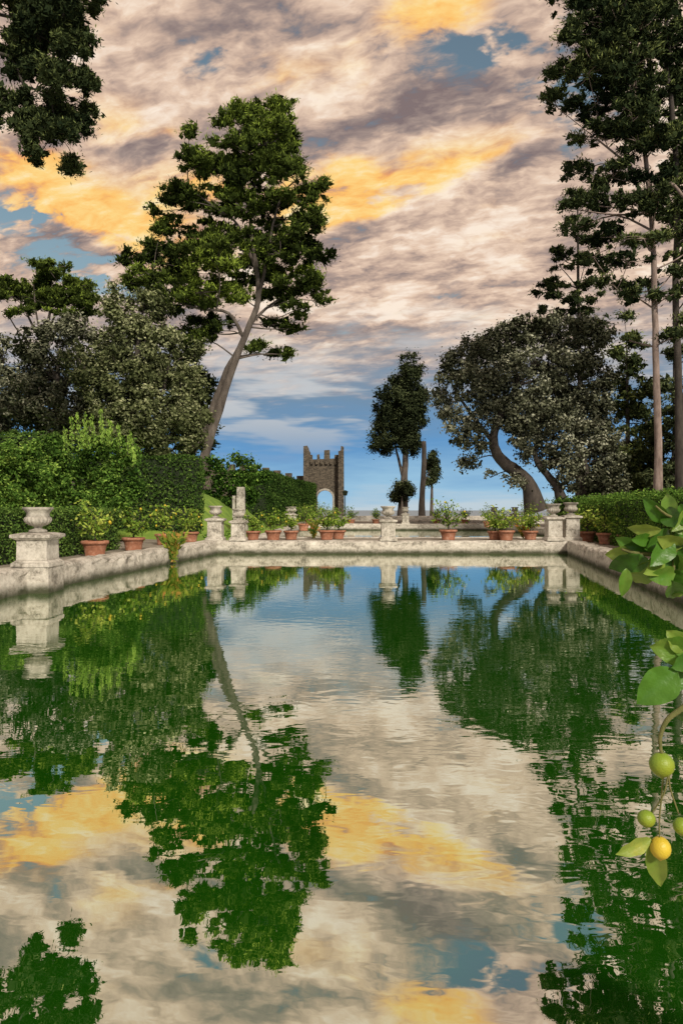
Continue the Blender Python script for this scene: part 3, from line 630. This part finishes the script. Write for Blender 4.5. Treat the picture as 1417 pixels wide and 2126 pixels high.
# ------------------------------------------------------------ foreground lemon tree (right)
def bigleaf(v,f,base,tip,side,w,curl=0.15,fold=0.18):
    base=np.array(base);tip=np.array(tip);ax=tip-base;ln=np.linalg.norm(ax);u=ax/ln
    s=np.array(side,float); s=norm(s-u*np.dot(s,u)); nn=np.cross(u,s); b=len(v); NU,NV=10,6
    for i in range(NU+1):
        t=i/NU; ww=w*0.5*(math.sin(math.pi*min(1,t**0.85))**0.8)*(1-.15*t)+0.0008
        cen=base+u*ln*t+nn*(-curl*ln*(t*t-t*.4))
        for j in range(NV+1):
            q=(j/NV-.5)*2
            v.append(cen+s*q*ww+nn*(abs(q)*ww*fold*2+0.05*w*math.sin(t*17+q*2)*abs(q)))
    for i in range(NU):
        for j in range(NV): a=b+i*(NV+1)+j; f.append((a,a+1,a+NV+2,a+NV+1))
def leafmat2():
    m,nt,b,o=newmat('glossy_citrus_leaf'); v=geopos(nt)
    n=noise(nt,14,4,.6,v); oi=nt.nodes.new('ShaderNodeAttribute'); oi.attribute_name='tone'
    mi=nt.nodes.new('ShaderNodeMath'); mi.operation='MULTIPLY_ADD'; mi.inputs[1].default_value=.45
    nt.links.new(n.outputs['Fac'],mi.inputs[0]); nt.links.new(oi.outputs['Fac'],mi.inputs[2])
    r=ramp(nt,[(0.2,(0.03,0.10,0.012)),(0.55,(0.10,0.26,0.025)),(0.9,(0.34,0.44,0.08)),(1.0,(0.62,0.56,0.09))])
    nt.links.new(mi.outputs[0],r.inputs['Fac']); nt.links.new(r.outputs['Color'],b.inputs['Base Color']); b.inputs['Roughness'].default_value=.38
    n2=noise(nt,90,3,.6,v); bp=nt.nodes.new('ShaderNodeBump'); bp.inputs['Strength'].default_value=.5; bp.inputs['Distance'].default_value=.003
    nt.links.new(n2.outputs['Fac'],bp.inputs['Height']); nt.links.new(bp.outputs['Normal'],b.inputs['Normal'])
    t=nt.nodes.new('ShaderNodeBsdfTranslucent'); nt.links.new(r.outputs['Color'],t.inputs['Color'])
    mx=nt.nodes.new('ShaderNodeMixShader'); mx.inputs[0].default_value=.3
    nt.links.new(b.outputs[0],mx.inputs[1]); nt.links.new(t.outputs[0],mx.inputs[2]); nt.links.new(mx.outputs[0],o.inputs['Surface'])
    return m
def fg():
    root=empty('potted_lemon_tree'); px0=1.42;py0=1.15
    v,f=lathe(POT,px0,py0,.46,1.1,36); pymesh('terracotta_pot',v,f,M_terra,root,True)
    v,f=lathe([(0,.47),(.36,.47)],px0,py0,.46,1.1,24); pymesh('soil',v,f,M_soil,root)
    T=Tubes()
    p,r=smoothpath([(px0,py0,.95),(1.38,1.2,1.3),(1.32,1.25,1.7),(1.25,1.3,2.0)],[.035,.03,.025,.02],5); T.add(p,r,10)
    D=1.55
    def B(pts,r0,r1):
        P=[W(a,b,c) for a,b,c in pts]
        p,r=smoothpath(P,[r0+(r1-r0)*i/(len(P)-1) for i in range(len(P))],5); T.add(p,r,7)
    B([(1820,1090,1.32),(1620,1120,1.45),(1480,1150,D),(1400,1150,D),(1330,1150,D),(1290,1140,D)],.012,.003)
    B([(1480,1150,D),(1430,1090,D),(1385,1070,D),(1360,1050,D)],.006,.002)
    B([(1400,1150,D),(1395,1200,D),(1385,1225,D)],.004,.002)
    B([(1820,1200,1.32),(1620,1330,1.42),(1480,1420,1.5),(1417,1470,1.5),(1385,1495,1.5),(1370,1530,1.5),(1372,1565,1.5)],.010,.0035)
    B([(1377,1600,1.5),(1372,1660,1.5),(1368,1700,1.5),(1368,1740,1.5)],.0022,.0015)
    B([(1373,1560,1.5),(1387,1600,1.49),(1390,1635,1.49),(1408,1690,1.49)],.0025,.0015)
    B([(1388,1600,1.49),(1377,1650,1.49),(1352,1688,1.5)],.002,.0015)
    B([(1480,1420,1.5),(1430,1400,1.5),(1400,1390,1.5)],.004,.002)
    B([(1480,1420,1.5),(1440,1370,1.5),(1417,1350,1.5)],.004,.002)
    T.build('branches',noisemat('citrus_twig',[(.3,(.10,.12,.03)),(.7,(.24,.22,.08))],20),root)
    v=[];f=[];tones=[]
    LF=[ # base px,py ; tip px,py ; width px ; side tilt ; tone
     (1330,1150,1255,1152,34,.3,.75),(1325,1152,1262,1185,36,.5,.3),(1345,1145,1275,1118,32,.6,.55),(1345,1160,1298,1185,34,-.5,.35),(1350,1165,1318,1218,40,.2,.7),(1300,1180,1292,1240,22,.4,.6),
     (1390,1110,1340,1140,44,.8,.35),(1372,1100,1300,1098,24,.7,.8),(1395,1120,1350,1175,40,.4,.45),(1400,1165,1345,1165,38,.6,.5),(1385,1085,1335,1035,30,.3,.4),(1400,1080,1378,1020,28,.3,.6),(1398,1095,1385,1050,34,.5,.3),
     (1417,1110,1392,1062,26,-.3,.7),(1405,1150,1375,1200,34,.2,.55),(1417,1150,1378,1140,36,.7,.25),(1400,1190,1350,1200,36,.6,.6),(1430,1190,1385,1215,40,.4,.4),(1420,1220,1380,1230,26,.7,.7),(1440,1100,1400,1120,50,.5,.5),(1440,1150,1400,1180,48,.4,.4),
     (1440,1060,1400,1100,30,.3,.7),(1360,1130,1300,1135,30,.8,.3),(1395,1205,1405,1250,34,.3,.5),(1378,1170,1340,1190,30,.5,.75),
     (1415,1135,1365,1115,36,.5,.8),(1425,1165,1390,1165,40,.5,.65),(1420,1090,1410,1045,34,.4,.45),(1350,1120,1310,1120,24,.5,.45),
     (1432,1350,1352,1345,56,.4,.62),(1425,1350,1385,1310,40,-.3,.75),(1440,1370,1400,1385,40,.5,.4),
     (1404,1392,1322,1462,62,.2,.50),(1417,1395,1385,1440,34,.7,.45),
     (1350,1742,1278,1775,30,.7,.85),(1350,1745,1373,1845,36,.2,.78),(1352,1738,1342,1775,20,.4,.7),
     (1440,1480,1405,1500,30,.5,.3)]
    for a,b,c,e,w,tl,tn in LF:
        d0=D if b<1300 else 1.5
        B0=W(a,b,d0+rng.uniform(-.03,.03)); B1=W(c,e,d0+rng.uniform(-.06,.06)); n0=len(f)
        ax=B1-B0; vw=norm(np.array([B0[0],B0[1],B0[2]-H])); sd=norm(np.cross(ax,vw)); sd=norm(sd+vw*tl*rng.uniform(.6,1.2))
        bigleaf(v,f,B0,B1,sd,w*1.2/F*d0,rng.uniform(.0,.25)); tones+=[tn-.2]*(len(f)-n0)
    for i in range(170):
        c=np.array([1.34,1.22,1.85])+rng.normal(size=3)*np.array([.14,.22,.33]); 
        if c[0]/max(c[1],.3)<0.60: continue
        t=c+norm(rng.normal(size=3))*.10; n0=len(f); bigleaf(v,f,c,t,rng.normal(size=3),.045); tones+=[rng.uniform(.1,.6)]*(len(f)-n0)
    ob=pymesh('foliage',v,f,leafmat2(),root,True)
    at=ob.data.attributes.new('tone','FLOAT','FACE'); at.data.foreach_set('value',np.array(tones,dtype=np.float32))
    for nm,px,py,r,mat,sz in (('lemon_a',1373,1588,25,M_lime,1.05),('lemon_b',1341,1700,18,M_lime,1.0),('lemon_c',1370,1761,21,M_yel,1.15),('lemon_d',1414,1716,17,M_lime,1.1),('lemon_e',1366,1190,14,M_yel,1.1)):
        c=W(px,py,1.5 if py>1300 else 1.6); R=r/F*1.5
        prof=[(0,-1.22),(.10,-1.18),(.16,-1.1),(.4,-.95),(.7,-.72),(.92,-.4),(1,0),(.94,.38),(.74,.7),(.45,.92),(.15,1.0),(0,1.0)]
        v,f=lathe([(a,b) for a,b in prof],0,0,0,R,24,None,sz*.92); ob=pymesh(nm,v,f,mat,root,True); ob.location=tuple(c)
fg()

# ------------------------------------------------------------ sky
world=bpy.data.worlds.new("World"); scene.world=world; world.use_nodes=True
nt=world.node_tree
for n in list(nt.nodes): nt.nodes.remove(n)
def M(op,a,b=None,c=None,clamp=False):
    n=nt.nodes.new('ShaderNodeMath'); n.operation=op; n.use_clamp=clamp
    for i,x in enumerate((a,b,c)):
        if x is None: continue
        if isinstance(x,(int,float)): n.inputs[i].default_value=x
        else: nt.links.new(x,n.inputs[i])
    return n.outputs[0]
def SM(x,a,b,lo=0.,hi=1.):
    n=nt.nodes.new('ShaderNodeMapRange'); n.interpolation_type='SMOOTHSTEP'
    nt.links.new(x,n.inputs['Value'])
    n.inputs['From Min'].default_value=a;n.inputs['From Max'].default_value=b;n.inputs['To Min'].default_value=lo;n.inputs['To Max'].default_value=hi
    return n.outputs[0]
def MIX(f,a,b,bt='MIX'):
    n=nt.nodes.new('ShaderNodeMix'); n.data_type='RGBA'; n.clamp_factor=True; n.blend_type=bt
    for k,x in (('Factor',f),('A',a),('B',b)):
        if isinstance(x,(int,float,tuple)): n.inputs[k].default_value=x
        else: nt.links.new(x,n.inputs[k])
    return n.outputs['Result']
def vec(a,b,c=0.0):
    n=nt.nodes.new('ShaderNodeCombineXYZ')
    for i,q in enumerate((a,b,c)):
        if isinstance(q,(int,float)): n.inputs[i].default_value=q
        else: nt.links.new(q,n.inputs[i])
    return n.outputs[0]
tc=nt.nodes.new('ShaderNodeTexCoord'); sp=nt.nodes.new('ShaderNodeSeparateXYZ'); nt.links.new(tc.outputs['Generated'],sp.inputs[0])
x,y,z=sp.outputs; az=M('ARCTAN2',x,y); el=M('ARCSINE',z)
k=M('DIVIDE',1.0,M('ADD',M('MAXIMUM',z,0.0),0.22))
u=M('MULTIPLY',x,k); v=M('MULTIPLY',y,k)
s=M('SUBTRACT',M('MULTIPLY',u,.95),M('MULTIPLY',v,.30)); t=M('ADD',M('MULTIPLY',u,.30),M('MULTIPLY',v,.95))
wn=noise(nt,6.0,3,.6,vec(s,t),dim='2D'); ws=nt.nodes.new('ShaderNodeSeparateColor'); nt.links.new(wn.outputs['Color'],ws.inputs[0])
s2=M('MULTIPLY_ADD',ws.outputs[0],.07,s); t2=M('MULTIPLY_ADD',ws.outputs[1],.05,t)
n1=noise(nt,1.0,7,.56,vec(M('MULTIPLY',s2,3.4),M('MULTIPLY',t2,6.4)),dim='2D').outputs['Fac']
n2=noise(nt,1.0,4,.62,vec(M('MULTIPLY',s2,20.0),M('MULTIPLY',t2,34.0)),dim='2D').outputs['Fac']
n3=noise(nt,1.0,4,.58,vec(M('MULTIPLY_ADD',s2,6.5,9.0),M('MULTIPLY',t2,13.0)),dim='2D').outputs['Fac']
azw=M('ADD',az,M('MULTIPLY',M('SUBTRACT',n3,.5),.22)); elw=M('ADD',el,M('MULTIPLY',M('SUBTRACT',n1,.5),.13))
AE=vec(azw,elw)
def blob(px,py,rx,ry,ang=0,amp=1.0):
    a0=math.atan((px-CX)/F); e0=math.atan((CY-py)/F*math.cos(a0))
    mp=nt.nodes.new('ShaderNodeMapping'); mp.vector_type='TEXTURE'
    mp.inputs['Location'].default_value=(a0,e0,0); mp.inputs['Rotation'].default_value=(0,0,math.radians(ang))
    mp.inputs['Scale'].default_value=(rx/F*1.7,ry/F*1.7,1); nt.links.new(AE,mp.inputs['Vector'])
    g=nt.nodes.new('ShaderNodeTexGradient'); g.gradient_type='QUADRATIC_SPHERE'; nt.links.new(mp.outputs[0],g.inputs[0])
    return g.outputs['Fac'],amp*1.35
def SUMB(L_):
    o=None
    for b in L_:
        q,a=blob(*b); o=M('MULTIPLY_ADD',q,a,0.0 if o is None else o)
    return o
blue=SUMB([(990,125,110,55,5,1.0),(1200,150,60,190,0,.9),(25,460,70,44,0,1.0),(210,585,190,40,0,.9),(60,230,40,60,0,.4),(430,150,100,26,15,.5),(1060,250,130,22,15,.4)])
bright=SUMB([(790,130,150,90,20,1.0),(540,70,220,50,10,.6),(900,440,230,90,10,.8),(300,150,150,70,-10,.6),(780,640,320,40,0,1.0),(1000,560,160,60,10,.5)])
darkb=SUMB([(330,45,230,45,0,.7),(880,245,230,38,8,1.0),(290,325,130,34,-10,.8),(1010,370,200,32,20,.7),(640,700,260,30,0,.4),(170,535,180,18,0,.8)])
warm=SUMB([(175,425,230,75,-5,1.6),(40,335,100,32,0,1.3),(240,485,150,34,0,1.1),(820,360,250,40,14,1.5),(700,410,100,60,0,1.2),(890,40,200,75,20,1.3),(410,385,90,50,0,1.2),(630,440,80,50,0,1.0),(250,230,140,50,-10,.45),(560,130,150,40,15,.4)])
tone=M('ADD',M('MULTIPLY',n1,.48),M('ADD',M('MULTIPLY',n2,.22),M('MULTIPLY',n3,.30)))
tone=M('ADD',tone,M('SUBTRACT',M('MULTIPLY',bright,.07),M('MULTIPLY',darkb,.08)))
tone=M('MULTIPLY_ADD',warm,.045,tone)
rc=ramp(nt,[(.36,L(106,106,114)),(.43,L(146,138,136)),(.49,L(192,172,158)),(.55,L(228,205,184)),(.63,L(252,240,224))]); nt.links.new(tone,rc.inputs['Fac'])
cl=rc.outputs['Color']
rw=ramp(nt,[(.37,L(176,134,116)),(.45,L(232,160,104)),(.52,L(255,196,104)),(.59,L(255,218,132)),(.67,L(255,240,190))]); nt.links.new(tone,rw.inputs['Fac'])
wf=SM(M('ADD',M('MULTIPLY',warm,.75),M('MULTIPLY',M('SUBTRACT',n1,.5),1.6)),.10,1.0,0.,.96)
cl=MIX(wf,cl,rw.outputs['Color'])
cl=MIX(.10,cl,L(250,172,122))
low=SM(M('ADD',el,M('MULTIPLY',M('SUBTRACT',n3,.5),.16)),.15,.31,1.,0.)
lb=noise(nt,1.0,4,.62,vec(M('MULTIPLY',az,3.5),M('MULTIPLY',el,24.0)),dim='2D').outputs['Fac']
re=ramp(nt,[(0.0,L(190,206,216)),(.10,L(150,192,220)),(.28,L(100,152,200)),(.5,L(114,144,172)),(.8,L(148,154,162)),(1.0,L(172,170,170))])
nt.links.new(M('ADD',M('DIVIDE',el,.30),M('MULTIPLY',M('SUBTRACT',lb,.5),.30)),re.inputs['Fac'])
lowc=MIX(M('MULTIPLY',SM(lb,.46,.64,0.,.85),SM(el,.05,.16)),re.outputs['Color'],L(202,204,206))
cl=MIX(low,cl,lowc)
cover=SM(M('SUBTRACT',M('ADD',M('MULTIPLY',n1,.5),M('ADD',M('MULTIPLY',n3,.3),M('MULTIPLY',n2,.2))),M('MULTIPLY',blue,.22)),.29,.41)
cover=M('MAXIMUM',cover,low)
SUN_EL=math.radians(34); SUN_AZ=math.radians(158)   # clockwise from +Y, behind the viewer
sky=nt.nodes.new('ShaderNodeTexSky'); sky.sky_type='NISHITA'; sky.sun_disc=False; sky.sun_elevation=SUN_EL; sky.sun_rotation=SUN_AZ
sky.dust_density=3.0; sky.ozone_density=0.6
skc=MIX(1.0,sky.outputs[0],(1.0,1.0,.80,1.0),'MULTIPLY')
bg1=nt.nodes.new('ShaderNodeBackground'); bg1.inputs['Strength'].default_value=.13; nt.links.new(skc,bg1.inputs['Color'])
bg2=nt.nodes.new('ShaderNodeBackground'); bg2.inputs['Strength'].default_value=1.0; nt.links.new(cl,bg2.inputs['Color'])
mx=nt.nodes.new('ShaderNodeMixShader'); nt.links.new(cover,mx.inputs[0]); nt.links.new(bg1.outputs[0],mx.inputs[1]); nt.links.new(bg2.outputs[0],mx.inputs[2])
wo=nt.nodes.new('ShaderNodeOutputWorld'); nt.links.new(mx.outputs[0],wo.inputs['Surface'])
sl=bpy.data.lights.new('sun','SUN'); sl.energy=3.4; sl.angle=math.radians(6); sl.color=(1,.91,.77)
so=bpy.data.objects.new('sun',sl); COL.objects.link(so)
sd=Vector((math.sin(SUN_AZ)*math.cos(SUN_EL),math.cos(SUN_AZ)*math.cos(SUN_EL),math.sin(SUN_EL)))
so.rotation_euler=sd.to_track_quat('Z','Y').to_euler()

cam=bpy.data.cameras.new('camera'); co=bpy.data.objects.new('camera',cam); COL.objects.link(co)
cam.sensor_fit='HORIZONTAL'; cam.sensor_width=24; cam.lens=24; cam.clip_start=.05; cam.clip_end=60000
cam.shift_y=-5/1417
co.location=(0,0,H); co.rotation_euler=(math.radians(90),0,0); scene.camera=co
